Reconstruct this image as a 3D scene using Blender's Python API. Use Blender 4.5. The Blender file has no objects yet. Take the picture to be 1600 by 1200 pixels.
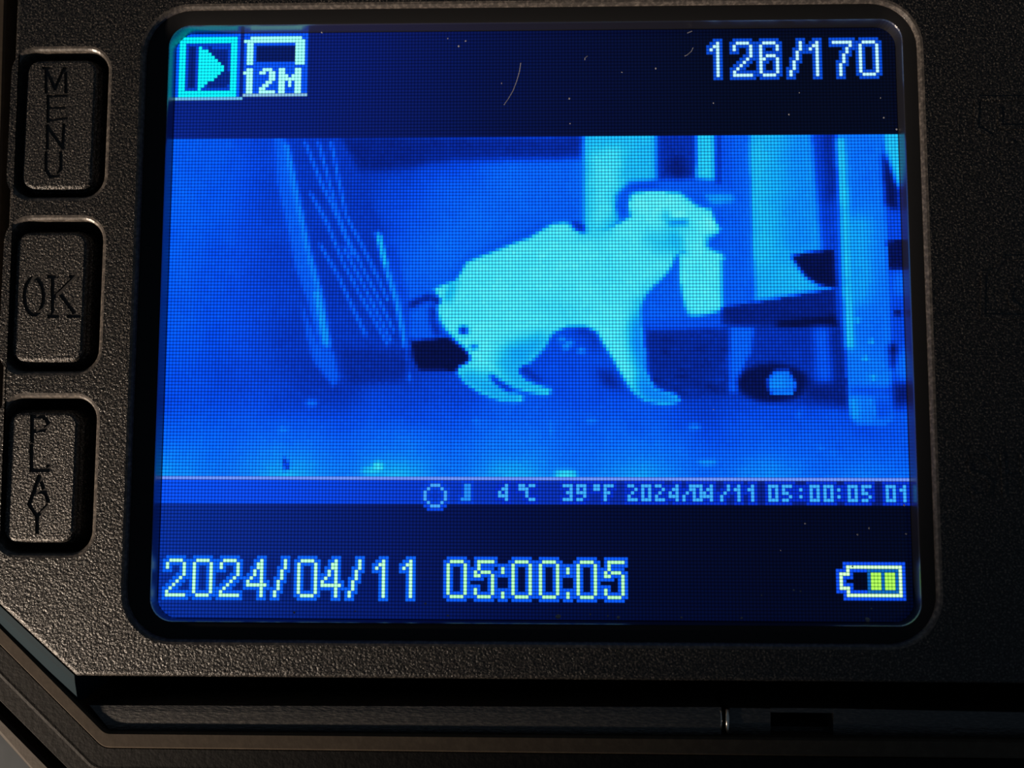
import bpy, bmesh, math, random
import numpy as np
from mathutils import Vector, Matrix
from mathutils.geometry import tessellate_polygon

random.seed(7)
rng = np.random.default_rng(7)
MM = 0.001
scene = bpy.context.scene
COL = scene.collection

# ------------------------------------------------------------------ camera
F_PX = 1500.0                                     # focal length in pixels of the 1600 x 1200 frame
CAM = np.array([0.27358, -8.01141, 51.13681])     # millimetres, origin = middle of the display
ROT = np.array([[0.999658, -0.000097, 0.026158],  # columns are the camera's right, up and back axes
                [0.002350, 0.996282, -0.086118],
                [-0.026052, 0.086150, 0.995941]])
cd = bpy.data.cameras.new('camera')
cam = bpy.data.objects.new('camera', cd)
COL.objects.link(cam)
M = Matrix.Identity(4)
for r in range(3):
    for c in range(3):
        M[r][c] = ROT[r, c]
    M[r][3] = CAM[r] * MM
cam.matrix_world = M
cd.sensor_width = 36.0
cd.lens = 36.0 * F_PX / 1600.0
cd.clip_start = 0.002
cd.clip_end = 10.0
cd.dof.use_dof = True
cd.dof.focus_distance = 0.0512
cd.dof.aperture_fstop = 26.0
scene.camera = cam

# ------------------------------------------------------------------ world, lamp, exposure
w = bpy.data.worlds.new('dim_room')
scene.world = w
w.use_nodes = True
bg = w.node_tree.nodes['Background']
bg.inputs[0].default_value = (0.55, 0.75, 1.0, 1)
bg.inputs[1].default_value = 0.06

LAMP_POS = Vector((-215, -145, 54)) * MM            # warm lamp standing to the lower left of the camera
LAMP_AIM = Vector((-62, -32, 0)) * MM
ld = bpy.data.lights.new('desk_lamp_light', 'SPOT')
ld.energy = 6.6
ld.color = (1.0, 0.80, 0.62)
ld.spot_size = math.radians(18.5)
ld.spot_blend = 1.0
ld.shadow_soft_size = 0.006
lamp = bpy.data.objects.new('desk_lamp_light', ld)
COL.objects.link(lamp)
lamp.location = LAMP_POS
lamp.rotation_euler = (LAMP_AIM - LAMP_POS).to_track_quat('-Z', 'Y').to_euler()

scene.view_settings.view_transform = 'Standard'
scene.view_settings.look = 'None'
scene.view_settings.exposure = 0.0
scene.view_settings.gamma = 1.0
scene.view_settings.use_curve_mapping = False


# ------------------------------------------------------------------ pixel <-> place
def at(px, py, z=0.0):
    """the point (mm) where the sight line through a photo pixel meets the level z"""
    d = ROT @ np.array([(px - 800) / F_PX, -(py - 600) / F_PX, -1.0])
    t = (z - CAM[2]) / d[2]
    p = CAM + d * t
    return float(p[0]), float(p[1])


def project(x, y, z=0.0):
    v = np.stack([x - CAM[0], y - CAM[1], np.full_like(x, z) - CAM[2]], -1) @ ROT
    return 800 + F_PX * v[..., 0] / -v[..., 2], 600 - F_PX * v[..., 1] / -v[..., 2]


# ------------------------------------------------------------------ helpers
def mesh_obj(name, verts, faces, mat, parent=None, smooth=False):
    me = bpy.data.meshes.new(name)
    me.from_pydata([(v[0] * MM, v[1] * MM, v[2] * MM) for v in verts], [], faces)
    bm = bmesh.new()
    bm.from_mesh(me)
    bmesh.ops.remove_doubles(bm, verts=bm.verts, dist=1e-7)
    bmesh.ops.recalc_face_normals(bm, faces=bm.faces)
    bm.to_mesh(me)
    bm.free()
    if smooth:
        for p in me.polygons:
            p.use_smooth = True
    o = bpy.data.objects.new(name, me)
    if mat:
        me.materials.append(mat)
    COL.objects.link(o)
    o.parent = parent
    return o


def rrect(x0, x1, y0, y1, r, n=8):
    pts = []
    for cx, cy, a0 in ((x1 - r, y1 - r, 0), (x0 + r, y1 - r, 90), (x0 + r, y0 + r, 180), (x1 - r, y0 + r, 270)):
        for k in range(n + 1):
            a = math.radians(a0 + 90 * k / n)
            pts.append((cx + r * math.cos(a), cy + r * math.sin(a)))
    return pts


def grow(pts, d):
    """offset a counter-clockwise contour outwards by d"""
    out = []
    n = len(pts)
    for i in range(n):
        a, b, c = Vector(pts[i - 1]), Vector(pts[i]), Vector(pts[(i + 1) % n])
        e1, e2 = (b - a).normalized(), (c - b).normalized()
        n1, n2 = Vector((e1.y, -e1.x)), Vector((e2.y, -e2.x))
        m = n1 + n2
        m = m / max(m.dot(n1), 0.3) if m.length > 1e-6 else n1
        out.append((b.x + m.x * d, b.y + m.y * d))
    return out


def rounded(poly, radii, n=6):
    out = []
    m = len(poly)
    for i in range(m):
        p, a, b = Vector(poly[i]), Vector(poly[i - 1]), Vector(poly[(i + 1) % m])
        u, v = (a - p).normalized(), (b - p).normalized()
        ang = u.angle(v)
        r = radii[i] if isinstance(radii, (list, tuple)) else radii
        t = r / math.tan(ang / 2)
        s, e = p + u * t, p + v * t
        for k in range(n + 1):
            f = k / n
            q = (s * (1 - f) + p * f) * (1 - f) + (p * (1 - f) + e * f) * f
            out.append((q.x, q.y))
    return out


def loft(rings, cap_first=False, cap_last=False):
    """rings: list of (contour, z) with equal point counts"""
    V, Fc = [], []
    n = len(rings[0][0])
    for pts, z in rings:
        V += [(p[0], p[1], z if not isinstance(z, (list, tuple)) else z[i]) for i, p in enumerate(pts)]
    for k in range(len(rings) - 1):
        for i in range(n):
            j = (i + 1) % n
            Fc.append((k * n + i, k * n + j, (k + 1) * n + j, (k + 1) * n + i))
    if cap_first:
        Fc.append(tuple(range(n - 1, -1, -1)))
    if cap_last:
        Fc.append(tuple((len(rings) - 1) * n + i for i in range(n)))
    return V, Fc


def cap_with_holes(outer, holes, z):
    loops = [[Vector((p[0], p[1], 0)) for p in l] for l in [outer] + holes]
    tris = tessellate_polygon(loops)
    V = [(p.x, p.y, z) for l in loops for p in l]
    return V, [tuple(t) for t in tris]


class Mesh:
    def __init__(self):
        self.v, self.f = [], []

    def add(self, vf):
        o = len(self.v)
        self.v += vf[0]
        self.f += [tuple(i + o for i in f) for f in vf[1]]
        return self

    def build(self, name, mat, parent=None, smooth=False):
        return mesh_obj(name, self.v, self.f, mat, parent, smooth)


def prism(poly, z0, z1):
    return loft([(poly, z0), (poly, z1)], True, True)


def ribbon_boxes(lines, width, z0, z1):
    """every segment of every polyline as one closed box, slightly longer than the segment"""
    m = Mesh()
    k = 0
    for ln in lines:
        for a, b in zip(ln[:-1], ln[1:]):
            a, b = Vector(a), Vector(b)
            d = (b - a).normalized()
            n = Vector((-d.y, d.x)) * width / 2
            a, b = a - d * width * 0.4, b + d * width * 0.4
            m.add(prism([tuple(a - n), tuple(b - n), tuple(b + n), tuple(a + n)], z0 - 0.0011 * k, z1 + 0.0007 * k))
            k += 1
    return m


def tag(o, label=None, cat=None, group=None, kind=None):
    if label: o['label'] = label
    if cat: o['category'] = cat
    if group: o['group'] = group
    if kind: o['kind'] = kind
    return o


# ------------------------------------------------------------------ materials
def principled(name, color, rough=0.5, spec=0.5, metallic=0.0):
    m = bpy.data.materials.new(name)
    m.use_nodes = True
    b = m.node_tree.nodes['Principled BSDF']
    b.inputs['Base Color'].default_value = (*color, 1)
    b.inputs['Roughness'].default_value = rough
    b.inputs['Specular IOR Level'].default_value = spec
    b.inputs['Metallic'].default_value = metallic
    return m


def grainy(name, dark, light, rough, spec, scale, depth_mm, strength=1.0, stretch=(1, 1, 1), speck=None):
    """moulded plastic: noise gives the grain colour and the relief (object space, millimetres)"""
    m = principled(name, dark, rough, spec)
    nt = m.node_tree
    N, L = nt.nodes, nt.links
    b = N['Principled BSDF']
    tc = N.new('ShaderNodeTexCoord')
    mp = N.new('ShaderNodeMapping')
    mp.inputs['Scale'].default_value = (1000 * stretch[0], 1000 * stretch[1], 1000 * stretch[2])
    L.new(tc.outputs['Object'], mp.inputs['Vector'])
    n1 = N.new('ShaderNodeTexNoise')
    n1.inputs['Scale'].default_value = scale
    n1.inputs['Detail'].default_value = 2.5
    n1.inputs['Roughness'].default_value = 0.6
    L.new(mp.outputs[0], n1.inputs['Vector'])
    vo = N.new('ShaderNodeTexVoronoi')
    vo.inputs['Scale'].default_value = scale * 0.8
    L.new(mp.outputs[0], vo.inputs['Vector'])
    mx = N.new('ShaderNodeMath')
    mx.operation = 'MULTIPLY_ADD'
    mx.inputs[1].default_value = -0.15
    L.new(vo.outputs['Distance'], mx.inputs[0])
    L.new(n1.outputs['Fac'], mx.inputs[2])
    bp = N.new('ShaderNodeBump')
    bp.inputs['Strength'].default_value = strength
    bp.inputs['Distance'].default_value = depth_mm * MM
    L.new(mx.outputs[0], bp.inputs['Height'])
    L.new(bp.outputs[0], b.inputs['Normal'])
    cr = N.new('ShaderNodeValToRGB')
    cr.color_ramp.elements[0].position = 0.45
    cr.color_ramp.elements[0].color = (*dark, 1)
    cr.color_ramp.elements[1].position = 0.75
    cr.color_ramp.elements[1].color = (*light, 1)
    L.new(n1.outputs['Fac'], cr.inputs[0])
    out = cr.outputs[0]
    if speck:
        n2 = N.new('ShaderNodeTexNoise')
        n2.inputs['Scale'].default_value = scale * 1.25
        n2.inputs['Detail'].default_value = 1.0
        off = N.new('ShaderNodeMapping')
        off.inputs['Location'].default_value = (13.7, 4.1, 2.3)
        L.new(mp.outputs[0], off.inputs['Vector'])
        L.new(off.outputs[0], n2.inputs['Vector'])
        c2 = N.new('ShaderNodeValToRGB')
        c2.color_ramp.elements[0].position = 0.54
        c2.color_ramp.elements[0].color = (0, 0, 0, 1)
        c2.color_ramp.elements[1].position = 0.72
        c2.color_ramp.elements[1].color = (*speck, 1)
        L.new(n2.outputs['Fac'], c2.inputs[0])
        ad = N.new('ShaderNodeMix')
        ad.data_type = 'RGBA'
        ad.blend_type = 'ADD'
        ad.inputs['Factor'].default_value = 1.0
        L.new(cr.outputs[0], ad.inputs[6])
        L.new(c2.outputs[0], ad.inputs[7])
        out = ad.outputs[2]
    L.new(out, b.inputs['Base Color'])
    return m


MAT = {}
MAT['panel'] = grainy('spark_eroded_black_plastic', (0.006, 0.0057, 0.0054), (0.034, 0.030, 0.026), 0.36, 0.42, 8.0, 0.075, speck=(0.11, 0.095, 0.08))
MAT['button'] = grainy('button_plastic', (0.009, 0.0085, 0.008), (0.045, 0.040, 0.035), 0.36, 0.45, 8.5, 0.075, speck=(0.15, 0.13, 0.11))
MAT['lip_highlight'] = grainy('highlit_opening_edge', (0.05, 0.044, 0.039), (0.15, 0.13, 0.112), 0.36, 0.5, 5.0, 0.02, 0.5)  # lightened plastic: the lamp's highlight on the lips is put into the colour
MAT['letter'] = principled('engraved_floor', (0.022, 0.020, 0.019), 0.55, 0.4)
MAT['bezel'] = principled('smooth_black_bezel', (0.009, 0.009, 0.0095), 0.55, 0.14)
MAT['bezel_wall'] = principled('glossy_display_edge', (0.006, 0.006, 0.008), 0.33, 0.8)
MAT['bezel_wall'].node_tree.nodes['Principled BSDF'].inputs['IOR'].default_value = 2.0
MAT['well'] = principled('button_well_black', (0.004, 0.004, 0.004), 0.8, 0.1)
MAT['skirt'] = principled('blue_shaded_plastic', (0.005, 0.0145, 0.021), 0.7, 0.04)  # blue of the ambient light put into the plastic's colour
MAT['rail'] = grainy('scuffed_glossy_plastic', (0.03, 0.029, 0.028), (0.08, 0.075, 0.068), 0.30, 0.6, 3.0, 0.06, 0.7, (1.0, 4.0, 1.0))
MAT['gasket'] = grainy('brown_rubber_gasket', (0.050, 0.037, 0.025), (0.066, 0.050, 0.034), 0.75, 0.2, 2.0, 0.01)
MAT['rim'] = grainy('dark_case_rim', (0.002, 0.0018, 0.0017), (0.008, 0.007, 0.0063), 0.65, 0.14, 4.0, 0.04, 0.6)
MAT['lip'] = grainy('outer_case_lip', (0.024, 0.017, 0.011), (0.034, 0.025, 0.017), 0.7, 0.2, 2.0, 0.02)
MAT['tray'] = principled('case_inside_black', (0.004, 0.004, 0.0045), 0.8, 0.1)
MAT['table'] = grainy('grey_table', (0.018, 0.027, 0.036), (0.024, 0.034, 0.045), 0.6, 0.3, 0.4, 0.02)
MAT['dust'] = principled('pale_dust', (0.30, 0.30, 0.34), 0.8, 0.2)
MAT['rail_glint'] = principled('glint_metal', (0.75, 0.70, 0.62), 0.25, 0.5, 1.0)  # bright metal for the added bars that imitate a glint


def lcd_material():
    """every display pixel is one face: its colour is emitted through a dark pixel grid"""
    m = principled('lcd_pixels', (0.001, 0.001, 0.0015), 0.18, 0.3)
    nt = m.node_tree
    N, L = nt.nodes, nt.links
    b = N['Principled BSDF']
    at_ = N.new('ShaderNodeAttribute')
    at_.attribute_name = 'pixel_colour'
    uv = N.new('ShaderNodeUVMap')
    uv.uv_map = 'pixel_grid'
    sp = N.new('ShaderNodeSeparateXYZ')
    L.new(uv.outputs[0], sp.inputs[0])

    def math_(op, a, v1=None, v2=None):
        n = N.new('ShaderNodeMath')
        n.operation = op
        L.new(a, n.inputs[0])
        for k, v in ((1, v1), (2, v2)):
            if v is None: continue
            if isinstance(v, (int, float)): n.inputs[k].default_value = v
            else: L.new(v, n.inputs[k])
        return n.outputs[0]

    prof = []
    for ax, amt in (('X', 0.60), ('Y', 0.74)):
        f = math_('FRACT', sp.outputs[ax])
        f = math_('MULTIPLY_ADD', f, 2.0, -1.0)
        f = math_('MULTIPLY', f, f)
        prof.append(math_('MULTIPLY_ADD', f, -amt / (1 - amt / 3), 1.0 / (1 - amt / 3)))
    g = math_('MULTIPLY', prof[0], prof[1])
    L.new(at_.outputs['Color'], b.inputs['Emission Color'])
    L.new(g, b.inputs['Emission Strength'])
    return m


MAT['lcd'] = lcd_material()

# ------------------------------------------------------------------ levels (mm above the display)
Z_PANEL, Z_BUTTON, Z_WELL = 1.30, 1.18, -0.6
LCD_W, LCD_H, NX, NY = 39.6, 31.97, 220, 176
TABLE_Z = -16.0

# ------------------------------------------------------------------ table
t = Mesh().add(prism([(-320, -260), (320, -260), (320, 260), (-320, 260)], TABLE_Z - 20, TABLE_Z)).build('tabletop', MAT['table'])
tag(t, 'plain grey tabletop underneath the open camera case', 'table')

# ------------------------------------------------------------------ trail camera
camera_root = bpy.data.objects.new('trail_camera', None)
camera_root.empty_display_size = 0.01
camera_root.location = (0, 0, TABLE_Z * MM)
COL.objects.link(camera_root)
tag(camera_root, 'opened black plastic trail camera with a lit blue playback screen and three buttons', 'camera')


def part(o):
    o.location = (0, 0, -TABLE_Z * MM)
    return o


# contours of the case: left, diagonal and bottom lines are seen, the far sides mirror them
RIGHT, TOP = 44.0, 36.0


def meet(p, q, a, b):
    p, q, a, b = map(Vector, (p, q, a, b))
    d, e = q - p, b - a
    k = ((a - p).x * e.y - (a - p).y * e.x) / (d.x * e.y - d.y * e.x)
    r = p + d * k
    return (r.x, r.y)


def case_contour(left, diag, bottom, z, grow_far, r=0.5):
    L_ = [at(*p, z) for p in left]
    D_ = [at(*p, z) for p in diag]
    B_ = [at(*p, z) for p in bottom]
    c1, c2 = meet(*L_, *D_), meet(*D_, *B_)
    R_, T_ = RIGHT + grow_far, TOP + grow_far
    cut = abs(c2[0] - c1[0])
    br = meet(*B_, (R_, 0), (R_, 1))
    xl_top = meet(*L_, (0, T_), (1, T_))[0]
    poly = [(R_, br[1] + cut), (R_, T_ - cut), (R_ - cut, T_), (xl_top + cut, T_), (xl_top, T_ - cut), c1, c2, (R_ - cut, br[1])]
    return rounded(poly, r)


# face panel
panel_out = case_contour([(26, 0), (2, 600)], [(0, 947), (118, 1057)], [(118, 1057), (1500, 1068)], Z_PANEL, -4, 0.25)
bx0 = at(207, 620, Z_PANEL)[0]
bx1 = at(1454, 600, Z_PANEL)[0]
by1 = at(800, 8, Z_PANEL)[1]
by0 = at(600, 1002, Z_PANEL)[1]
open_c = rrect(bx0, bx1, by0, by1, 2.5, 10)

BUTTONS = [
    ('MENU', (18, 168), (78, 308), (93, 192)),
    ('OK', (6, 159), (342, 581), (82, 461)),
    ('PLAY', (-4, 149), (620, 866), (72, 742)),
]
wells = []
for nm, (xa, xb), (ya, yb), c in BUTTONS:
    x0 = at(xa, c[1], Z_PANEL)[0] + 0.12
    x1 = at(xb, c[1], Z_PANEL)[0] - 0.12
    y1 = at(c[0], ya, Z_PANEL)[1] - 0.05
    y0 = at(c[0], yb, Z_PANEL)[1] + 0.05
    wells.append((x0, x1, y0, y1))
well_c = [rrect(*wl, 1.15, 8) for wl in wells]

b = 0.25
pm = Mesh()
pm.add(cap_with_holes(grow(panel_out, -b), [grow(open_c, b)] + [grow(c, b) for c in well_c], Z_PANEL))
steps = [(1 - math.cos(a), math.sin(a)) for a in (0, math.radians(30), math.radians(60), math.radians(90))]


def edge(contour, sign):
    return loft([(grow(contour, sign * (b - b * s)), Z_PANEL - b * c) for c, s in steps] + [(contour, Z_PANEL - b - 0.05), (contour, -0.9)])


pm.add(edge(panel_out, -1))
pm.add(cap_with_holes(panel_out, [open_c] + well_c, -0.9))
panel = part(pm.build('face_panel', MAT['panel'], camera_root))
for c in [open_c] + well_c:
    Mesh().add(edge(c, 1)).build('opening_lip', MAT['lip_highlight'], panel)

# bezel around the display: slope, then a short glossy wall down to the display
ix0, ix1, iy0, iy1 = -LCD_W / 2 - 0.02, LCD_W / 2 + 0.02, -LCD_H / 2 - 0.02, LCD_H / 2 + 0.02
in_c = rrect(ix0, ix1, iy0, iy1, 1.15, 10)
bz = part(Mesh().add(loft([(open_c, Z_PANEL - 0.26), (grow(in_c, 0.12), 0.92), (grow(in_c, 0.05), 0.88)])).build('screen_bezel', MAT['bezel'], camera_root, True))
bw = Mesh().add(loft([(grow(in_c, 0.05), 0.88), (grow(in_c, 0.02), 0.80), (in_c, -0.02)])).build('bezel_wall', MAT['bezel_wall'], bz)

# buttons with engraved lettering
MENU_S = [[(72, 106), (72, 144)], [(72, 107), (86, 139), (100, 107)], [(103, 106), (103, 144)], [(68, 106), (80, 106)],
          [(75, 150), (75, 190)], [(75, 150), (104, 149)], [(75, 168), (100, 168)], [(75, 188), (104, 184)],
          [(74, 197), (74, 232)], [(74, 197), (98, 231)], [(100, 195), (98, 231)],
          [(72, 238), (72, 266), (79, 276), (90, 274), (95, 264), (95, 238)]]
ov = [(53 + 15 * math.cos(a), 463 + 29 * math.sin(a)) for a in [2 * math.pi * k / 18 for k in range(19)]]
OK_S = [ov, [(82, 432), (82, 494)], [(76, 432), (89, 432)], [(76, 494), (90, 494)], [(116, 433), (86, 463)], [(93, 458), (119, 493)],
        [(110, 432), (121, 432)], [(107, 494), (124, 494)]]
PLAY_S = [[(50, 651), (50, 690)], [(50, 651), (68, 651), (76, 661), (69, 672), (50, 674)],
          [(49, 696), (49, 735), (75, 735), (75, 728)],
          [(61, 744), (47, 785)], [(61, 744), (75, 783)], [(53, 769), (70, 769)],
          [(45, 788), (58, 807), (74, 790)], [(58, 806), (58, 832)]]
BTN_BOX = [((37, 149), (93, 296)), ((21, 134), (362, 566)), ((8, 120), (643, 848))]
for k, (nm, _, _, c) in enumerate(BUTTONS):
    (xa, xb), (ya, yb) = BTN_BOX[k]
    x0, x1 = at(xa, c[1], Z_BUTTON)[0], at(xb, c[1], Z_BUTTON)[0]
    y1, y0 = at(c[0], ya, Z_BUTTON)[1], at(c[0], yb, Z_BUTTON)[1]
    top = rrect(x0 + 0.2, x1 - 0.2, y0 + 0.2, y1 - 0.2, 0.55, 8)
    rings = [(grow(top, 0.42), Z_WELL), (grow(top, 0.30), Z_BUTTON - 0.45)]
    rings += [(grow(top, 0.22 * math.cos(a)), Z_BUTTON - 0.3 * (1 - math.sin(a))) for a in [math.radians(d) for d in (0, 30, 60, 90)]]
    bm_ = Mesh().add(loft(rings, True, True))
    bo = part(bm_.build('button', MAT['button'], camera_root))
    tag(bo, {'MENU': 'rounded button engraved MENU', 'OK': 'rounded button engraved OK', 'PLAY': 'rounded button engraved PLAY'}[nm])
    S = [[at(*p, Z_BUTTON) for p in ln] for ln in {'MENU': MENU_S, 'OK': OK_S, 'PLAY': PLAY_S}[nm]]
    wd = {'MENU': 0.18, 'OK': 0.20, 'PLAY': 0.21}[nm]
    cut = ribbon_boxes(S, wd, Z_BUTTON - 0.10, Z_BUTTON + 0.3).build('cutter', None)
    cut.location = (0, 0, 0)
    bo.parent = None
    bo.location = (0, 0, 0)
    md = bo.modifiers.new('engrave', 'BOOLEAN')
    md.operation = 'DIFFERENCE'
    md.solver = 'EXACT'
    md.use_self = True
    md.object = cut
    dg = bpy.context.evaluated_depsgraph_get()
    me = bpy.data.meshes.new_from_object(bo.evaluated_get(dg))
    bo.modifiers.clear()
    bo.data = me
    bpy.data.objects.remove(cut)
    bo.parent = camera_root
    part(bo)
    ribbon_boxes(S, wd, Z_BUTTON - 0.16, Z_BUTTON - 0.085).build('lettering', MAT['letter'], bo)

# floor under the button wells
wx0 = min(wl[0] for wl in wells) - 0.3
wx1 = max(wl[1] for wl in wells) + 0.3
wy0 = min(wl[2] for wl in wells) - 0.3
wy1 = max(wl[3] for wl in wells) + 0.3
part(Mesh().add(prism(rrect(wx0, wx1, wy0, wy1, 0.3, 2), -1.1, Z_WELL)).build('button_backing', MAT['well'], camera_root))

# raised marks on the panel beside the display
def marks(name, lines, width, label):
    S = [[at(*p, Z_PANEL) for p in ln] for ln in lines]
    o = part(ribbon_boxes(S, width, Z_PANEL - 0.05, Z_PANEL + 0.03).build(name, MAT['panel'], camera_root))
    tag(o, label)
    return o


marks('embossed_symbol', [[(1600, 154), (1530, 154), (1526, 160), (1524, 200), (1545, 212)], [(1562, 172), (1562, 196)], [(1600, 199), (1568, 199)], [(1566, 238), (1582, 224)]], 0.22, 'raised outline symbol beside the top of the display')
marks('embossed_symbol', [[(1600, 403), (1568, 403), (1552, 425), (1536, 427), (1534, 494), (1600, 496)],
                          [(1600, 440), (1584, 446), (1576, 460), (1580, 474), (1594, 482)]], 0.22, 'raised outline symbol of a camera beside the display')
marks('embossed_lettering', [[(1546, 724), (1538, 714), (1520, 714), (1513, 724), (1519, 738), (1540, 746), (1550, 756), (1545, 772), (1524, 776), (1515, 764)],
                             [(1566, 712), (1569, 776)], [(1597, 712), (1599, 776)], [(1567, 744), (1598, 744)]], 0.2, 'raised letters SH beside the display')

# skirt under the panel's slanted corner, its bluish ambient shade put into the colour
sk = []
for z, pts in ((Z_PANEL - 0.18, [(-60, 889), (0, 947), (116, 1055)]), (0.9, [(-62, 897), (-3, 957), (117, 1066)]), (-0.2, [(-75, 915), (24, 1006), (122, 1100)])):
    sk.append([(*at(*p, z), z) for p in pts])
sv = sk[0] + sk[1] + sk[2] + [(x + 1.0, y + 1.0, -2.0) for x, y, z in sk[2]]
part(mesh_obj('corner_skirt', sv, [(0, 1, 4, 3), (1, 2, 5, 4), (3, 4, 7, 6), (4, 5, 8, 7), (6, 7, 10, 9), (7, 8, 11, 10), (2, 5, 8, 11)], MAT['skirt'], camera_root))

# glossy rail below the panel
zr = 0.0
ra = [at(141, 1103, zr + 0.1), at(700, 1104, zr + 0.1), at(1130, 1106, zr + 0.1)]
rb = [at(170, 1138, zr - 0.15), at(700, 1142, zr - 0.15), at(1130, 1147, zr - 0.15)]


def bar(x0, x1, ya0, ya1, yb0, yb1, z_top, z_bot, bottom=-3.0, rise=0.0):
    """a rail piece: upper edge, rounded crown, lower edge (photo rows), closed below"""
    pts = []
    for f in (0.0, 0.25, 0.6, 0.85, 1.0):
        zz = z_top + (z_bot - z_top) * f + rise * math.sin(math.pi * f)
        pts.append(((x0[0] + (x0[1] - x0[0]) * f, ya0 + (yb0 - ya0) * f), (x1[0] + (x1[1] - x1[0]) * f, ya1 + (yb1 - ya1) * f), zz))
    V = []
    for p, q, z in pts:
        V += [(*at(*p, z), z), (*at(*q, z), z)]
    n = len(pts)
    V += [(*V[0][:2], bottom), (*V[1][:2], bottom), (*V[2 * n - 2][:2], bottom), (*V[2 * n - 1][:2], bottom)]
    Fc = [(2 * i, 2 * i + 1, 2 * i + 3, 2 * i + 2) for i in range(n - 1)]
    Fc += [(2 * n - 2, 2 * n - 1, 2 * n + 3, 2 * n + 2), (0, 2 * n, 2 * n + 1, 1)]
    Fc.append(tuple([2 * i for i in range(n)] + [2 * n + 2, 2 * n]))
    Fc.append(tuple([2 * i + 1 for i in range(n)] + [2 * n + 3, 2 * n + 1]))
    return V, Fc


part(Mesh().add(bar((140, 172), (1127, 1127), 1102, 1105, 1141, 1149, 0.05, -0.10, rise=0.10)).build('latch_rail', MAT['rail'], camera_root))
part(Mesh().add(bar((1140, 1140), (1204, 1204), 1106, 1107, 1147, 1149, -0.05, -0.30, rise=0.10)).build('latch_rail', MAT['rail'], camera_root))
part(Mesh().add(bar((1204, 1204), (1302, 1302), 1106, 1107, 1113, 1114, 0.0, 0.0)).build('latch_rail', MAT['rail'], camera_root))
part(Mesh().add(bar((1204, 1204), (1302, 1302), 1135, 1136, 1148, 1150, -0.9, -1.0)).build('latch_rail', MAT['rail'], camera_root))
part(Mesh().add(bar((1302, 1302), (1900, 1900), 1107, 1119, 1150, 1158, 0.02, -0.28, rise=0.08)).build('latch_rail', MAT['rail'], camera_root))
gm_ = Mesh()  # thin metal bars added to stand in for a glint on the rail
for (xg, rg, ya, yb) in ((1136.5, 0.11, 1108, 1146), (1126.5, 0.05, 1110, 1140)):
    ga, gb = at(xg, ya, 0.06), at(xg + 0.6, yb, 0.0)
    gm_.add(loft([([(ga[0] + rg * math.cos(k * math.pi / 4), ga[1]) for k in range(8)], [0.05 + rg * math.sin(k * math.pi / 4) for k in range(8)]),
                  ([(gb[0] + rg * math.cos(k * math.pi / 4), gb[1]) for k in range(8)], [0.0 + rg * math.sin(k * math.pi / 4) for k in range(8)])], True, True))
gl = part(gm_.build('glint_ridge', MAT['rail_glint'], camera_root, True))
tag(gl, 'small added metal ridge standing in for a glint on the rail')

# gasket, rim, groove, outer lip: closed rings around the case
zg = 0.25
g_in = case_contour([(-10, 700), (-16, 900)], [(25, 1003), (165, 1144)], [(175, 1144), (1400, 1155)], zg, 0, 0.7)
g_out = case_contour([(-40, 700), (-46, 900)], [(50, 1060), (155, 1165)], [(200, 1170), (1400, 1184)], zg, 1.0, 1.0)
r_out = case_contour([(-100, 700), (-106, 900)], [(0, 1092), (92, 1184)], [(200, 1232), (1400, 1246)], -0.1, 3.0, 1.4)
l_in = case_contour([(-118, 700), (-124, 900)], [(0, 1119), (80, 1200)], [(200, 1252), (1400, 1266)], -1.6, 3.8, 1.4)
l_out = case_contour([(-145, 700), (-151, 900)], [(0, 1151), (44, 1200)], [(200, 1290), (1400, 1304)], -1.8, 5.0, 1.6)
part(Mesh().add(loft([(g_in, -5.0), (grow(g_in, 0.0), zg - 0.12), (grow(g_in, 0.1), zg), (grow(g_out, -0.1), zg), (g_out, zg - 0.15), (g_out, -1.0)])).build('gasket', MAT['gasket'], camera_root))
mid = [((p[0] * 0.5 + q[0] * 0.5), (p[1] * 0.5 + q[1] * 0.5)) for p, q in zip(g_out, r_out)]
part(Mesh().add(loft([(g_out, -1.0), (grow(g_out, 0.04), zg - 0.12), (grow(mid, -0.12), zg - 0.14), (mid, zg - 0.126), (grow(mid, 0.15), zg - 0.16), (grow(r_out, -0.05), 0.06), (r_out, 0.0), (r_out, -4.0)])).build('case_rim', MAT['rim'], camera_root))
part(Mesh().add(loft([(l_in, -4.0), (l_in, -1.75), (grow(l_in, 0.15), -1.6), (grow(l_out, -0.15), -1.75), (l_out, -1.95), (l_out, TABLE_Z)], False, True)).build('case_shell', MAT['lip'], camera_root))
part(Mesh().add(loft([(r_out, -4.0), (l_in, -4.0)])).build('case_groove', MAT['tray'], camera_root))
part(Mesh().add(loft([(g_in, -5.0), (g_in, -5.4)], True, True)).build('case_tray', MAT['tray'], camera_root))
inner_body = grow(panel_out, -0.5)
part(Mesh().add(loft([(inner_body, -5.0), (inner_body, -1.2)], True, True)).build('module_body', MAT['tray'], camera_root))

# ------------------------------------------------------------------ the display picture
screen = part(Mesh().add(prism([(-LCD_W / 2 - .2, -LCD_H / 2 - .2), (LCD_W / 2 + .2, -LCD_H / 2 - .2), (LCD_W / 2 + .2, LCD_H / 2 + .2), (-LCD_W / 2 - .2, LCD_H / 2 + .2)], -0.85, -0.03)).build('display_screen', MAT['tray'], camera_root))
tag(screen, 'lit colour display showing a night photograph of a goat')

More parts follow.
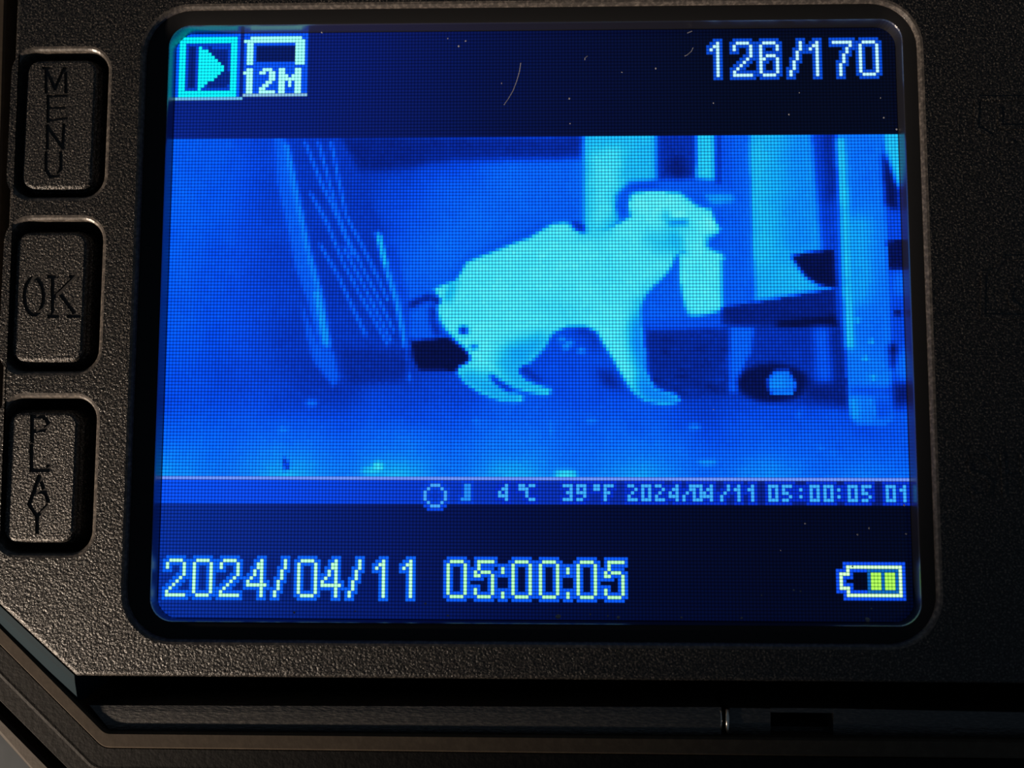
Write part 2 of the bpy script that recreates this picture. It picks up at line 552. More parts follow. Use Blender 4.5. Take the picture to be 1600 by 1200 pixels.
px_, py_ = LCD_W / NX, LCD_H / NY
SUB = 3
gx = -LCD_W / 2 + (np.arange(NX * SUB) + 0.5) * px_ / SUB
gy = LCD_H / 2 - (np.arange(NY * SUB) + 0.5) * py_ / SUB
GX, GY = np.meshgrid(gx, gy)
SX, SY = project(GX, GY)                        # where each sub-sample sits in the photograph
PX = SX.reshape(NY, SUB, NX, SUB).mean((1, 3))
PY = SY.reshape(NY, SUB, NX, SUB).mean((1, 3))


def inside(poly):
    p = np.array(poly, float)
    x0, y0 = p.min(0)
    x1, y1 = p.max(0)
    sel = (SX >= x0) & (SX <= x1) & (SY >= y0) & (SY <= y1)
    xs, ys = SX[sel], SY[sel]
    c = np.zeros(xs.shape, bool)
    n = len(p)
    for i in range(n):
        (xa, ya), (xb, yb) = p[i - 1], p[i]
        if ya == yb: continue
        hit = ((ya > ys) != (yb > ys)) & (xs < (xb - xa) * (ys - ya) / (yb - ya) + xa)
        c ^= hit
    m = np.zeros(SX.shape, float)
    m[sel] = c
    return m.reshape(NY, SUB, NX, SUB).mean((1, 3))


def blur(a, s):
    if s <= 0: return a
    r = max(1, int(math.ceil(2.5 * s)))
    k = np.exp(-0.5 * (np.arange(-r, r + 1) / s) ** 2)
    k /= k.sum()
    a = np.pad(a, r, mode='edge')
    a = np.apply_along_axis(lambda v: np.convolve(v, k, 'valid'), 0, a)
    return np.apply_along_axis(lambda v: np.convolve(v, k, 'valid'), 1, a)


def idw(points, power=2.4):
    num = np.zeros((NY, NX))
    den = np.zeros((NY, NX))
    for x, y, v in points:
        d = ((PX - x) ** 2 + (PY - y) ** 2 + 200.0) ** (-power / 2)
        num += d * v
        den += d
    return num / den


def row_of(y, x):
    """display row under a photo pixel"""
    wx, wy = at(x, y)
    return int(math.floor((LCD_H / 2 - wy) / py_))


def col_of(x, y):
    wx, wy = at(x, y)
    return int(math.floor((wx + LCD_W / 2) / px_))


ID = np.zeros((NY, NX), int)
NAMES = ['letterbox_bar', 'scene_picture', 'goat_figure', 'leaning_boards', 'wooden_post', 'dark_wheel', 'play_icon', 'image_size_icon',
         'frame_counter', 'date_readout', 'clock_readout', 'battery_icon', 'info_strip', 'info_strip_text']

# brightness of the night photograph, 0 dark .. 1 white
left_wall = [(272, 230, .47), (340, 230, .44), (420, 230, .36), (268, 320, .48), (340, 320, .44), (430, 320, .34), (265, 420, .46), (350, 420, .41), (440, 420, .33),
             (262, 520, .45), (350, 520, .40), (460, 520, .31), (260, 590, .42), (350, 590, .36), (480, 590, .28), (530, 600, .28)]
mid_wall = [(560, 235, .27), (620, 245, .27), (700, 260, .36), (560, 300, .30), (620, 300, .37), (700, 295, .47), (800, 285, .50), (900, 285, .49), (600, 350, .36), (660, 350, .44),
            (760, 340, .50), (880, 330, .47), (640, 420, .47), (690, 410, .50), (700, 380, .52), (660, 480, .46), (640, 580, .30), (720, 600, .34), (640, 605, .34)]
right_bg = [(1000, 300, .5), (1050, 450, .46), (1050, 490, .48), (1080, 560, .24), (1200, 560, .28), (1300, 560, .30), (900, 560, .42), (960, 590, .38), (880, 590, .38), (1100, 620, .32)]
ground = [(255, 625, .37), (255, 680, .46), (255, 720, .58), (255, 745, .68), (450, 630, .34), (450, 680, .47), (450, 715, .60), (450, 745, .76), (620, 640, .37), (620, 690, .53), (620, 745, .74),
          (800, 640, .44), (800, 690, .53), (800, 745, .72), (1000, 655, .43), (1000, 700, .53), (1000, 745, .68), (1200, 640, .37), (1200, 680, .45), (1200, 745, .62),
          (1350, 670, .38), (1350, 700, .46), (1350, 745, .57), (1415, 690, .43), (1415, 745, .52)]
LUM = idw(left_wall + mid_wall + right_bg + ground, 3.0)
LUM = blur(LUM, 2.0)


def paint(poly, v, soft=0.45, ident=None, op=1.0):
    global LUM
    m = blur(inside(poly), soft) * op
    LUM = LUM * (1 - m) + v * m
    if ident is not None:
        ID[m > 0.5] = ident
    return m


def stroke(pts, wdt, v, soft=0.4, ident=None, op=1.0):
    for (xa, ya), (xb, yb) in zip(pts[:-1], pts[1:]):
        L_ = math.hypot(xb - xa, yb - ya)
        nx, ny = -(yb - ya) / L_ * wdt / 2, (xb - xa) / L_ * wdt / 2
        paint([(xa - nx, ya - ny), (xb - nx, yb - ny), (xb + nx, yb + ny), (xa + nx, ya + ny)], v, soft, ident, op)


def oval(cx, cy, rx, ry, n=20):
    return [(cx + rx * math.cos(2 * math.pi * k / n), cy + ry * math.sin(2 * math.pi * k / n)) for k in range(n)]


LEAN, POST, WHEEL, GOAT = 3, 4, 5, 2
# dark lintel at the top of the wall
paint([(525, 215), (912, 210), (908, 247), (700, 252), (640, 262), (560, 268)], .20, 1.0, None, .85)
# boards leaning on the wall
paint([(428, 215), (535, 215), (562, 275), (600, 360), (640, 545), (642, 592), (560, 602), (520, 604), (488, 560), (470, 440), (440, 300)], .31, .6, LEAN)
paint([(428, 215), (446, 215), (460, 280), (480, 380), (500, 455), (518, 543), (500, 545), (480, 470), (462, 420), (448, 350), (434, 290)], .47, .5, LEAN)
stroke([(447, 225), (466, 320), (482, 395), (500, 460), (512, 541)], 9, .58, .5, LEAN)
stroke([(494, 455), (510, 540)], 9, .64, .4, LEAN)
paint([(470, 470), (498, 540), (520, 545), (530, 590), (521, 606), (510, 590), (490, 565), (478, 520)], .45, .5, LEAN)
for ln in ([(476, 220), (502, 286), (517, 316), (536, 361), (552, 400)], [(484, 300), (510, 346), (536, 410), (562, 459), (585, 500), (607, 540)], [(499, 380), (529, 432), (551, 481), (572, 525)],
           [(497, 220), (525, 324), (540, 365), (570, 425), (598, 480), (616, 520)], [(517, 220), (540, 335), (566, 384), (591, 435), (606, 470)], [(536, 385), (560, 430), (590, 490), (612, 535)]):
    stroke(ln, 5.0, .54, .40, LEAN, .85)
paint([(530, 545), (640, 548), (642, 592), (545, 602)], .25, 1.2, LEAN)
stroke([(590, 362), (604, 420), (620, 470), (635, 543)], 9, .62, .45, LEAN)
stroke([(592, 368), (603, 415)], 7, .74, .4, LEAN)
stroke([(634, 520), (639, 593)], 4, .38, .5, LEAN)
stroke([(612, 380), (632, 470), (645, 545)], 8, .27, .9, None, .7)
# doorway, pillars and bright panels behind the animal
paint([(913, 205), (1028, 205), (1028, 300), (960, 350), (913, 385)], .76, .5)
paint([(922, 235), (975, 225), (965, 330), (922, 380)], .90, 1.5, None, .8)
paint([(1026, 205), (1090, 205), (1090, 284), (1026, 290)], .28, .7)
paint(oval(1060, 262, 14, 22), .15, 1.5, None, .8)
paint([(1088, 205), (1119, 205), (1119, 281), (1088, 281)], .80, .5)
paint([(1118, 205), (1130, 205), (1132, 300), (1118, 300)], .27, .6)
paint([(1128, 205), (1172, 205), (1180, 472), (1128, 490), (1128, 300)], .47, .6)
stroke([(1136, 215), (1138, 320)], 8, .40, 1.0)
paint([(1171, 200), (1270, 200), (1276, 290), (1302, 400), (1302, 455), (1180, 474)], .73, .45)
paint([(1225, 200), (1272, 200), (1280, 395), (1225, 395)], .58, 2.5, None, .75)
paint([(1172, 225), (1190, 225), (1205, 400), (1180, 430)], .80, 1.5, None, .6)
paint([(1268, 200), (1310, 200), (1318, 400), (1306, 440), (1284, 394), (1276, 300)], .36, .8)
paint([(1284, 200), (1306, 200), (1310, 300), (1290, 330)], .22, 1.2, None, .85)
paint([(1290, 330), (1312, 320), (1316, 400), (1292, 396)], .34, 1.2)
# white board in front
paint([(1040, 430), (1064, 400), (1066, 500), (1010, 508), (1005, 470)], .46, 1.0)
paint([(1060, 395), (1127, 395), (1129, 485), (1105, 492), (1080, 500), (1070, 480), (1062, 440)], .90, .5)
# dark crate
paint([(1008, 510), (1140, 508), (1140, 618), (1050, 622), (1022, 606), (1012, 560)], .24, .6)
for _ in range(45):
    x, y = rng.uniform(1015, 1135), rng.uniform(515, 612)
    paint(oval(x, y, rng.uniform(4, 12), rng.uniform(2, 4), 8), .24 + rng.uniform(-.10, .10), .5, None, .6)
paint([(1012, 498), (1136, 492), (1138, 512), (1012, 516)], .42, .6)
# dark planks and things on the right
paint([(1138, 505), (1316, 505), (1326, 640), (1138, 622)], .28, .8)
paint([(1128, 480), (1180, 472), (1304, 450), (1312, 510), (1128, 508)], .20, .45)
paint([(1215, 502), (1306, 493), (1308, 509), (1215, 511)], .07, .6)
stroke([(1180, 470), (1290, 451)], 3.5, .52, .3, None, .6)
paint([(1236, 400), (1262, 394), (1303, 390), (1310, 448), (1282, 447), (1258, 432)], .08, .45)
paint([(1304, 392), (1322, 400), (1324, 500), (1308, 505)], .32, .6)
paint([(1140, 512), (1178, 512), (1174, 552), (1164, 566), (1152, 614), (1140, 614)], .47, .5)
paint([(1271, 512), (1297, 512), (1302, 604), (1276, 604)], .44, .9)
paint([(1298, 515), (1325, 520), (1328, 640), (1302, 620)], .24, .8)
paint(oval(1208, 598, 56, 30), .10, .7, WHEEL)
paint([(1255, 596), (1320, 600), (1326, 632), (1260, 622)], .20, 1.0)
paint([(1201, 611), (1199, 592), (1212, 578), (1232, 578), (1245, 600), (1241, 612)], .54, .4, WHEEL)
paint([(1204, 592), (1226, 582), (1228, 604), (1204, 608)], .62, .6, WHEEL, .8)
stroke([(1204, 613), (1240, 613)], 3.5, .74, .25, WHEEL)
# post
paint([(1307, 200), (1379, 200), (1391, 450), (1393, 560), (1397, 655), (1382, 664), (1338, 663), (1327, 650), (1322, 560), (1316, 400)], .55, .45, POST)
stroke([(1313, 215), (1320, 330), (1324, 440), (1328, 545)], 13, .84, .7, POST, .9)
paint([(1322, 340), (1362, 330), (1366, 430), (1350, 480), (1326, 480)], .72, 2.0, POST, .8)
paint([(1340, 210), (1376, 210), (1378, 300), (1345, 310)], .50, 2.0, POST, .7)
paint([(1348, 480), (1390, 470), (1392, 570), (1350, 545)], .50, 2.0, POST, .7)
paint([(1326, 605), (1394, 605), (1395, 618), (1327, 616)], .40, .8, POST)
paint([(1362, 620), (1394, 618), (1396, 655), (1366, 655)], .43, .9, POST)
stroke([(1333, 622), (1337, 655)], 9, .66, .6, POST)
stroke([(1362, 622), (1366, 652)], 5, .62, .5, POST)
for x, y in ((1361, 533), (1340, 500), (1352, 560), (1365, 590)):
    paint(oval(x, y, 5, 4, 8), .72, .4, POST)
# right of the post
paint([(1378, 200), (1430, 200), (1430, 640), (1397, 640), (1391, 450)], .38, .6)
paint([(1378, 200), (1410, 200), (1410, 300), (1398, 285), (1386, 250)], .78, .6)
paint([(1379, 238), (1387, 250), (1402, 298), (1404, 330), (1384, 320)], .12, .7)
paint([(1386, 376), (1420, 374), (1420, 420), (1390, 422)], .10, .4)
paint([(1394, 425), (1424, 425), (1424, 460), (1396, 462)], .50, 1.2)
paint(oval(1403, 489, 6, 5, 8), .10, .5)
paint([(1389, 540), (1400, 535), (1404, 570), (1393, 578)], .10, .7)
paint([(1398, 560), (1414, 545), (1416, 595), (1402, 598)], .52, 1.2)
paint([(1394, 598), (1418, 600), (1420, 625), (1400, 640)], .18, 1.0)
# bucket behind the animal
paint([(642, 532), (700, 527), (738, 555), (722, 580), (655, 578), (646, 560)], .07, .5)
paint([(640, 492), (676, 478), (682, 526), (640, 530)], .46, .7)
stroke([(640, 478), (658, 468), (674, 464), (690, 474)], 9, .17, .6)
stroke([(677, 478), (675, 500), (684, 524)], 9, .25, .6)
# shade hugging the animal and under its belly
paint([(700, 440), (725, 405), (800, 372), (850, 352), (880, 342), (880, 352), (800, 384), (735, 414), (712, 444)], .36, 1.2, None, .6)
paint([(795, 575), (845, 545), (858, 522), (895, 508), (930, 514), (965, 590), (1000, 625), (870, 605), (840, 602)], .39, .8)
stroke([(900, 515), (925, 520), (930, 545)], 10, .28, 1.0)
stroke([(815, 572), (828, 585), (845, 595)], 7, .24, .7)
paint([(930, 578), (955, 580), (975, 610), (945, 604)], .24, 1.0)
for x, y in ((877, 530), (890, 536), (908, 548), (884, 542)):
    paint(oval(x, y, 7, 5, 8), .68, .5, None, .8)
# horns and ears
paint([(962, 306), (982, 286), (1040, 280), (1095, 280), (1135, 290), (1152, 306), (1148, 318), (1112, 324), (1085, 318), (1070, 304), (1000, 300), (984, 318), (984, 340), (968, 345), (962, 325)], .45, .6, GOAT)
paint([(1100, 303), (1143, 303), (1150, 315), (1112, 320)], .66, .7, GOAT)
paint([(980, 288), (1030, 283), (1020, 296), (985, 298)], .36, .8, GOAT, .7)
# goat
goat = [(678, 452), (694, 444), (712, 438), (720, 426), (728, 410), (742, 404), (775, 391), (800, 381), (828, 371), (845, 360), (862, 350), (882, 347), (890, 350), (897, 359), (914, 366),
        (935, 362), (950, 358), (968, 348), (986, 338), (981, 320), (986, 302), (1020, 298), (1062, 301), (1075, 310), (1090, 322), (1112, 327), (1117, 345), (1126, 358), (1122, 364),
        (1108, 372), (1104, 383), (1112, 390), (1130, 400), (1133, 406), (1085, 404), (1066, 392), (1056, 398), (1050, 415), (1040, 430), (1022, 446), (1008, 462), (1001, 480),
        (1002, 512), (1006, 545), (1008, 580), (1024, 608), (1058, 617), (1063, 627), (1040, 633), (1008, 627), (988, 612), (972, 588), (958, 562), (944, 540), (932, 518), (914, 509),
        (886, 510), (862, 522), (850, 545), (830, 565), (812, 572), (806, 580), (822, 596), (846, 604), (861, 609), (857, 617), (828, 613), (800, 605), (780, 594), (767, 584),
        (770, 598), (790, 611), (818, 619), (816, 628), (782, 626), (750, 614), (726, 598), (714, 582), (716, 574), (732, 566), (736, 560), (728, 546), (712, 531), (697, 517), (687, 500), (683, 480), (690, 470)]
gm = paint(goat, .90, .45, GOAT)


def on_goat(poly, v, soft, op=1.0):
    global LUM
    m = blur(inside(poly), soft) * op * gm
    LUM = LUM * (1 - m) + v * m


on_goat([(985, 505), (1004, 480), (1015, 600), (1000, 590), (985, 540)], .58, 1.4)
on_goat([(990, 590), (1015, 585), (1070, 620), (1060, 640), (1000, 630)], .60, 1.5)
on_goat([(770, 560), (815, 545), (860, 620), (800, 612)], .74, 1.8)
on_goat([(720, 575), (765, 590), (820, 625), (780, 632), (715, 600)], .70, 1.8)
on_goat([(780, 545), (850, 518), (860, 545), (810, 575)], .70, 2.0)
on_goat([(810, 470), (900, 460), (930, 500), (860, 510)], .85, 3.0, .8)
on_goat([(940, 400), (965, 395), (960, 450), (945, 460)], .84, 2.5, .7)
on_goat([(1000, 372), (1045, 360), (1060, 395), (1030, 400)], .78, 2.0, .8)
on_goat([(900, 368), (960, 356), (950, 372), (900, 378)], .78, 1.2, .6)
on_goat([(1040, 345), (1072, 342), (1076, 351), (1048, 353)], .56, .7)
on_goat([(1044, 332), (1072, 331), (1072, 339), (1044, 340)], .97, .7)
on_goat([(1036, 330), (1046, 330), (1046, 345), (1036, 345)], .72, .9)
on_goat([(1102, 370), (1130, 366), (1130, 386), (1106, 388)], .66, .8)
on_goat([(1045, 362), (1062, 360), (1068, 392), (1052, 396)], .74, 1.2)
on_goat([(985, 305), (1060, 306), (1060, 325), (1000, 335)], .97, 2.0, .6)
on_goat([(1100, 340), (1120, 345), (1115, 360), (1095, 358)], .98, 1.2, .7)
on_goat([(695, 465), (706, 440), (715, 440), (702, 475)], .66, .9, .8)
on_goat([(988, 470), (1060, 420), (1020, 470), (1000, 520)], .72, 2.2, .7)
paint([(894, 346), (912, 350), (913, 363), (900, 357)], .26, .5)
paint(oval(724, 516, 7, 7, 10), .22, .5, GOAT)
paint(oval(740, 542, 6, 4, 8), .45, .5, GOAT)
stroke([(766, 586), (780, 600), (800, 611)], 6, .26, .6)
# spots on the ground
for x, y, rx, ry, v in ((487, 630, 9, 5, .60), (442, 671, 6, 4, .62), (590, 729, 9, 7, .93), (578, 736, 14, 6, .82), (884, 741, 20, 6, .92), (925, 658, 10, 3, .62), (1085, 667, 10, 4, .62), (744, 658, 6, 3, .62),
                        (640, 590, 3, 6, .55), (850, 611, 12, 4, .80), (800, 622, 14, 4, .66), (1248, 648, 4, 5, .56), (1283, 700, 4, 4, .60), (1302, 707, 6, 4, .55), (1105, 722, 16, 4, .70), (860, 670, 2, 14, .6)):
    paint(oval(x, y, rx, ry, 10), v, .6, None, .9)
stroke([(444, 716), (449, 734)], 7, .22, .5)
paint([(1130, 628), (1200, 638), (1160, 645)], .33, 1.0, None, .6)
LUM = LUM + rng.normal(0, .006, LUM.shape) + blur(rng.normal(0, .02, LUM.shape), 1.2)
RAMP = np.array([[0, 2, 8, 46], [.10, 3, 14, 74], [.20, 3, 28, 122], [.30, 2, 48, 178], [.40, 2, 70, 222], [.50, 4, 96, 248], [.60, 8, 124, 252],
                 [.70, 14, 154, 244], [.80, 30, 184, 236], [.90, 66, 214, 240], [1.0, 120, 242, 236]], float)


def ramp(l):
    l = np.clip(l, 0, 1)
    return np.stack([np.interp(l, RAMP[:, 0], RAMP[:, k]) for k in (1, 2, 3)], -1)


IMG = ramp(LUM)
RR = np.arange(NY)[:, None] + np.zeros((1, NX), int)
r_top, r_line, r_bar = row_of(218, 700), row_of(748.5, 700), row_of(790, 500)
above = RR < r_top
below = RR >= r_bar
strip = (RR >= r_line) & ~below
ID[(ID == 0)] = 1
ID[above | below] = 0
ID[strip] = 12


def bars(stops):
    s = np.array(stops, float)
    return np.stack([np.interp(PX, s[:, 0], s[:, k]) for k in (1, 2, 3)], -1)


TOPBAR = bars([(260, 8, 34, 128), (420, 7, 28, 112), (600, 6, 22, 92), (760, 4, 15, 66), (950, 3, 10, 46), (1150, 2, 7, 30), (1420, 2, 6, 26)])  # backlight bleed, stronger at left, painted into both black bars' colours
BOTBAR = bars([(245, 8, 44, 146), (400, 6, 34, 122), (600, 4, 22, 94), (800, 2, 12, 62), (1000, 1, 7, 42), (1200, 1, 5, 32), (1420, 1, 5, 28)])
STRIP = bars([(245, 8, 76, 232), (450, 5, 66, 218), (650, 5, 54, 192), (850, 5, 44, 168), (1050, 6, 34, 142), (1250, 6, 26, 116), (1420, 6, 24, 104)])
IMG[above] = TOPBAR[above]
IMG[below] = BOTBAR[below]
IMG[strip] = STRIP[strip]
# pale line between photograph and strip
line = RR == r_line
IMG[line] = (96, 132, 236)


def block(r0, c0, rows, core, halo, ident, halo_on=True, alpha=1.0):
    H, Wd = len(rows), max(len(r) for r in rows)
    m = np.zeros((NY, NX), bool)
    for i, r in enumerate(rows):
        for j, ch in enumerate(r):
            if ch == '#' and 0 <= r0 + i < NY and 0 <= c0 + j < NX:
                m[r0 + i, c0 + j] = True
    if halo_on:
        h = np.zeros_like(m)
        for di in (-1, 0, 1):
            for dj in (-1, 0, 1):
                h |= np.roll(np.roll(m, di, 0), dj, 1)
        h &= ~m & ~TEXT
        IMG[h] = halo
        ID[h] = ident
    TEXT[m] = True
    IMG[m] = IMG[m] * (1 - alpha) + np.array(core, float) * alpha
    ID[m] = ident


TEXT = np.zeros((NY, NX), bool)
BIG = {
    '0': ['.####.'] + ['#....#'] * 9 + ['.####.'],
    '1': ['....#.', '...##.', '..#.#.'] + ['....#.'] * 8,
    '2': ['.####.', '#....#', '#....#', '.....#', '.....#', '....#.', '...#..', '..#...', '.#....', '#.....', '######'],
    '4': ['....#.', '...##.', '...##.', '..#.#.', '..#.#.', '.#..#.', '#...#.', '######', '....#.', '....#.', '....#.'],
    '5': ['.#####', '.#....', '.#....', '#.###.', '##...#', '.....#', '.....#', '.....#', '#....#', '#....#', '.####.'],
    '6': ['.####.', '#....#', '#....#', '#.....', '#.###.', '##...#', '#....#', '#....#', '#....#', '#....#', '.####.'],
    '7': ['######', '.....#', '....#.', '....#.', '...#..', '...#..', '...#..', '..#...', '..#...', '..#...', '..#...'],
    '/': ['...#', '...#', '...#', '..#.', '..#.', '..#.', '.#..', '.#..', '.#..', '#...', '#...'],
    ':': ['.', '.', '#', '#', '.', '.', '.', '.', '.', '#', '#'],
}


def readout(chars, y0, core, halo, ident):
    for ch, x, dx in chars:
        block(row_of(y0, 700), col_of(x, y0 + 25) - dx, BIG[ch], core, halo, ident)


readout([('1', 1122.6, 4), ('2', 1148, 0), ('6', 1191, 0), ('/', 1233, 0), ('1', 1279, 4), ('7', 1304, 0), ('0', 1347, 0)], 69.5, (176, 232, 250), (6, 66, 190), 8)
readout([('2', 260, 0), ('0', 304, 0), ('2', 346.5, 0), ('4', 388, 0), ('/', 431, 0), ('0', 465, 0), ('4', 505, 0), ('/', 548, 0), ('1', 599.5, 4), ('1', 641.7, 4)], 878, (172, 250, 200), (8, 88, 232), 9)
readout([('0', 699.4, 0), ('5', 742, 0), (':', 785, 0), ('0', 801, 0), ('0', 845, 0), (':', 887, 0), ('0', 904, 0), ('5', 946, 0)], 878, (166, 246, 176), (8, 80, 226), 10)

# battery
br, bc = row_of(885, 1360), col_of(1325, 900)
body = ['#' * 16] + ['#..............#'] * 1 + ['#..............#'] + ['...............#'] * 3 + ['#..............#'] + ['#..............#'] + ['#' * 16]
bat = ['..' + r for r in body]
for i in range(2, 7):
    r = list(bat[i])
    r[0] = '#'
    if i in (2, 6): r[1] = '#'
    bat[i] = ''.join(r)
block(br, bc - 2, bat, (196, 248, 190), (10, 70, 220), 11)
ID[br - 1:br + 10, bc - 1:bc + 17] = 11
bars_ = ['..'] * 2 + ['.......###.###..'] * 5
block(br, bc, bars_, (160, 236, 84), (10, 90, 170), 11)


# icons in the corner
def flat(poly, color, ident, soft=0.0, thr=0.5):
    m = inside(poly) > thr
    IMG[m] = color
    ID[m] = ident


def rect(x0, y0, x1, y1, color, ident):
    """whole display pixels between two photo points (first row and column to last, inclusive)"""
    xm, ym = (x0 + x1) / 2, (y0 + y1) / 2
    r0, r1, c0, c1 = row_of(y0, xm), row_of(y1, xm), col_of(x0, ym), col_of(x1, ym)
    r0, c0 = max(r0, 0), max(c0, 0)
    IMG[r0:r1 + 1, c0:c1 + 1] = color
    ID[r0:r1 + 1, c0:c1 + 1] = ident


rect(274, 54, 374, 150, (4, 84, 238), 6)
rect(281, 60, 370, 148, (10, 232, 250), 6)
rect(292, 71, 359, 137, (6, 60, 190), 6)
rect(296, 75, 302, 133, (6, 30, 112), 6)
flat([(322, 75), (358, 75), (357, 135), (318, 136), (352, 106)], (6, 36, 130), 6)
flat([(310, 72), (316, 73), (352, 106), (315, 140), (308, 140)], (14, 236, 252), 6)
rect(276, 154, 374, 154, (96, 168, 214), 6)
rect(381, 54, 478, 145, (6, 76, 228), 7)
rect(386, 60, 472, 66, (150, 252, 246), 7)
rect(386, 60, 392, 98, (150, 252, 246), 7)
rect(466, 60, 472, 98, (150, 252, 246), 7)
rect(386, 60, 387, 61, (6, 76, 228), 7)
rect(472, 60, 473, 61, (6, 76, 228), 7)
rect(402, 75, 457, 92, (5, 24, 92), 7)
r12 = row_of(108, 400)
TEXT[:] = False
for rows, x in ((['.##', '###', '.##', '.##', '.##', '.##', '.##', '.##'], 384), (['.###.', '##.##', '...##', '...##', '..##.', '.##..', '##...', '#####'], 410),
                (['##...##', '##...##', '###.###', '#######', '##.#.##', '##.#.##', '##...##', '##...##'], 439)):
    block(r12, col_of(x, 120), rows, (160, 254, 246), (6, 76, 228), 7, False)
rect(383, 149, 477, 149, (120, 170, 206), 7)

# small line of camera information
SM = {'0': ['###', '#.#', '#.#', '#.#', '###'], '1': ['.#.', '##.', '.#.', '.#.', '.#.'], '2': ['##.', '..#', '.#.', '#..', '###'], '3': ['###', '..#', '.##', '..#', '###'],
      '4': ['..#', '.##', '#.#', '###', '..#'], '5': ['###', '#..', '##.', '..#', '##.'], '9': ['###', '#.#', '###', '..#', '##.'], '/': ['..#', '..#', '.#.', '#..', '#..'],
      ':': ['.', '#', '.', '#', '.'], 'o': ['##', '##'], 'C': ['.##', '#..', '#..', '#..', '.##'], 'F': ['###', '#..', '##.', '#..', '#..']}
TEXT[:] = False
rs = row_of(760, 1000)
for ch, x in (('4', 782), ('o', 810), ('C', 825), ('3', 881), ('9', 902), ('o', 929), ('F', 945), ('2', 981), ('0', 1003), ('2', 1025), ('4', 1046), ('/', 1066), ('0', 1082), ('4', 1103), ('/', 1126),
              ('1', 1148), ('1', 1169), ('0', 1202), ('5', 1224), (':', 1251), ('0', 1267), ('0', 1288), (':', 1311), ('0', 1326), ('5', 1347), ('0', 1387), ('1', 1406)):
    block(rs, col_of(x, 770), SM[ch], (54, 158, 250), (4, 44, 190), 13)
block(row_of(757, 1000), col_of(664, 769), ['..###..', '.#...#.', '#.....#', '#.....#', '#.....#', '.#...#.', '..###..'], (60, 150, 246), (4, 60, 206), 13)
block(rs, col_of(724, 769), ['.##', '.##', '.##', '.##', '###'], (30, 130, 244), (4, 56, 200), 13)

# each display pixel becomes one face, gathered by what it shows
LIN = np.where(IMG / 255 <= 0.04045, IMG / 255 / 12.92, ((IMG / 255 + 0.055) / 1.055) ** 2.4)
for k, nm in enumerate(NAMES):
    ii, jj = np.nonzero(ID == k)
    n = len(ii)
    if n == 0: continue
    x0 = -LCD_W / 2 + jj * px_
    y1 = LCD_H / 2 - ii * py_
    V = np.zeros((n, 4, 3))
    V[:, :, 0] = np.stack([x0, x0 + px_, x0 + px_, x0], 1)
    V[:, :, 1] = np.stack([y1 - py_, y1 - py_, y1, y1], 1)
    V *= MM
    me = bpy.data.meshes.new(nm)
    me.vertices.add(4 * n)
    me.vertices.foreach_set('co', V.ravel())
    me.loops.add(4 * n)
    me.loops.foreach_set('vertex_index', np.arange(4 * n))
    me.polygons.add(n)
    me.polygons.foreach_set('loop_start', np.arange(n) * 4)
    me.update(calc_edges=True)
    uvl = me.uv_layers.new(name='pixel_grid')
    e = 0.001
    uu = np.stack([jj + e, jj + 1 - e, jj + 1 - e, jj + e], 1)
    vv = np.stack([ii + 1 - e, ii + 1 - e, ii + e, ii + e], 1)
    uvl.data.foreach_set('uv', np.stack([uu, vv], -1).astype(np.float32).ravel())
    ca = me.attributes.new('pixel_colour', 'FLOAT_COLOR', 'CORNER')
    colr = np.ones((n, 4, 4), np.float32)
    colr[:, :, :3] = LIN[ii, jj][:, None, :]
    ca.data.foreach_set('color', colr.ravel())
    me.materials.append(MAT['lcd'])
    me.validate()
    o = bpy.data.objects.new(nm, me)
    COL.objects.link(o)
    o.parent = screen

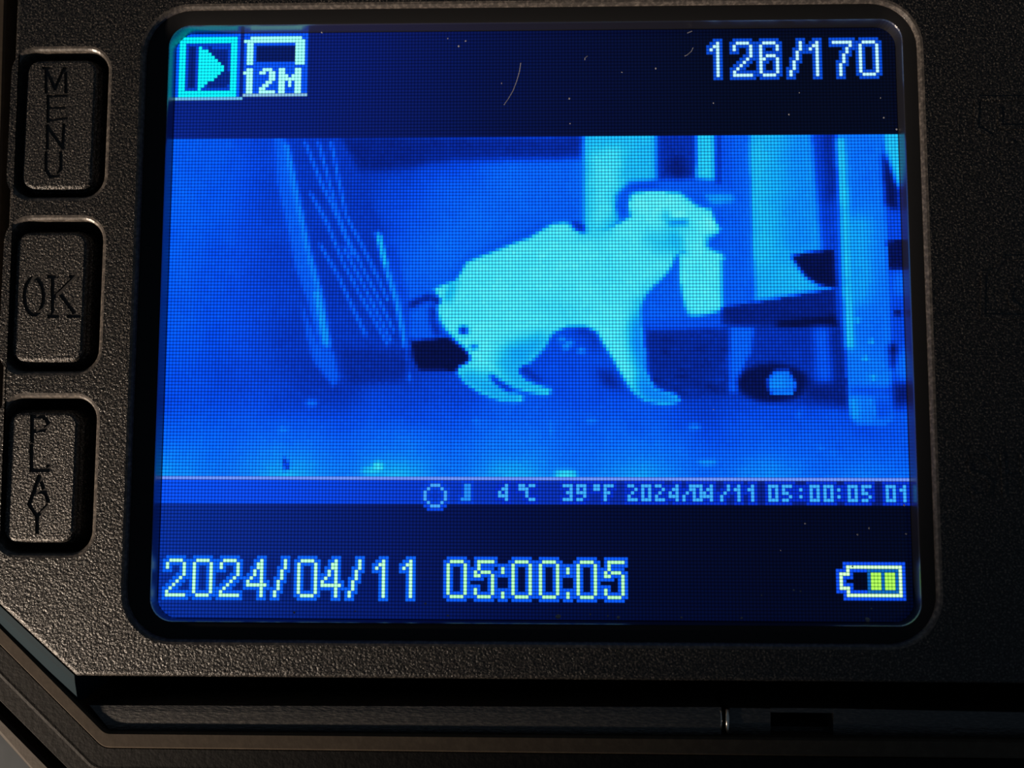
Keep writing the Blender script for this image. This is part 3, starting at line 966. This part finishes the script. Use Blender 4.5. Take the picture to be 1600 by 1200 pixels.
# ------------------------------------------------------------------ dust on the display
def fibre(pts, r, label):
    P = [Vector((*at(x, y), 0.012 + r)) for x, y in pts]
    V, Fc = [], []
    for i, p in enumerate(P):
        d = (P[min(i + 1, len(P) - 1)] - P[max(i - 1, 0)]).normalized()
        s = Vector((-d.y, d.x, 0))
        for k in range(6):
            a = math.pi * k / 3
            q = p + s * r * math.cos(a) + Vector((0, 0, r * math.sin(a)))
            V.append(tuple(q))
    for i in range(len(P) - 1):
        for k in range(6):
            Fc.append((i * 6 + k, i * 6 + (k + 1) % 6, (i + 1) * 6 + (k + 1) % 6, (i + 1) * 6 + k))
    Fc += [tuple(range(5, -1, -1)), tuple((len(P) - 1) * 6 + k for k in range(6))]
    o = mesh_obj('dust_fibre', V, Fc, MAT['dust'])
    return tag(o, label, 'dust')


fibre([(814, 99), (812, 112), (808, 126), (802, 142), (795, 154), (788, 164)], 0.022, 'long thin pale curved hair lying on the top black bar of the display')
fibre([(1083, 75), (1080, 81), (1074, 86), (1070, 88)], 0.022, 'short bent pale hair on the display near the frame counter')
fibre([(1074, 52), (1081, 49)], 0.022, 'tiny straight pale lint at the display top edge near the frame counter')
fibre([(918, 88), (914, 91), (914, 94)], 0.02, 'tiny hooked lint at the middle of the top black bar')

sp = Mesh()
spots = [(1249, 145, 2), (1233, 179, 3), (1376, 153, 2), (1381, 184, 3), (1401, 202, 3), (1290, 42, 2), (1332, 885, 3), (1358, 825, 3), (1340, 835, 3), (1240, 922, 4), (1251, 924, 3), (1355, 968, 8), (1362, 951, 3),
         (1159, 966, 4), (966, 965, 5), (950, 962, 3), (922, 960, 3), (872, 963, 8), (1115, 640, 2), (890, 154, 3), (891, 193, 2), (1115, 161, 2), (1025, 107, 3), (972, 113, 2), (1220, 860, 2), (1258, 818, 3),
         (1190, 930, 3), (1065, 965, 4), (700, 962, 4), (665, 943, 4), (555, 955, 3), (460, 957, 4), (717, 72, 3), (728, 64, 3), (700, 60, 2), (784, 130, 2), (1413, 789, 3), (1416, 834, 3), (503, 50, 4)]
for x, y, r in spots:
    cx, cy = at(x, y)
    rr = r * 0.034 * 0.6
    n = 6
    ph = random.random() * 6
    ring = [(cx + rr * (0.6 + 0.5 * random.random()) * math.cos(ph + 2 * math.pi * k / n), cy + rr * (0.6 + 0.5 * random.random()) * math.sin(ph + 2 * math.pi * k / n)) for k in range(n)]
    sp.add(loft([(ring, 0.003), ([(cx + (q[0] - cx) * 0.6, cy + (q[1] - cy) * 0.6) for q in ring], 0.02 + 0.02 * random.random())], True, True))
tag(sp.build('dust_specks', MAT['dust']), 'fine pale dust specks scattered over the display', 'dust', kind='stuff')
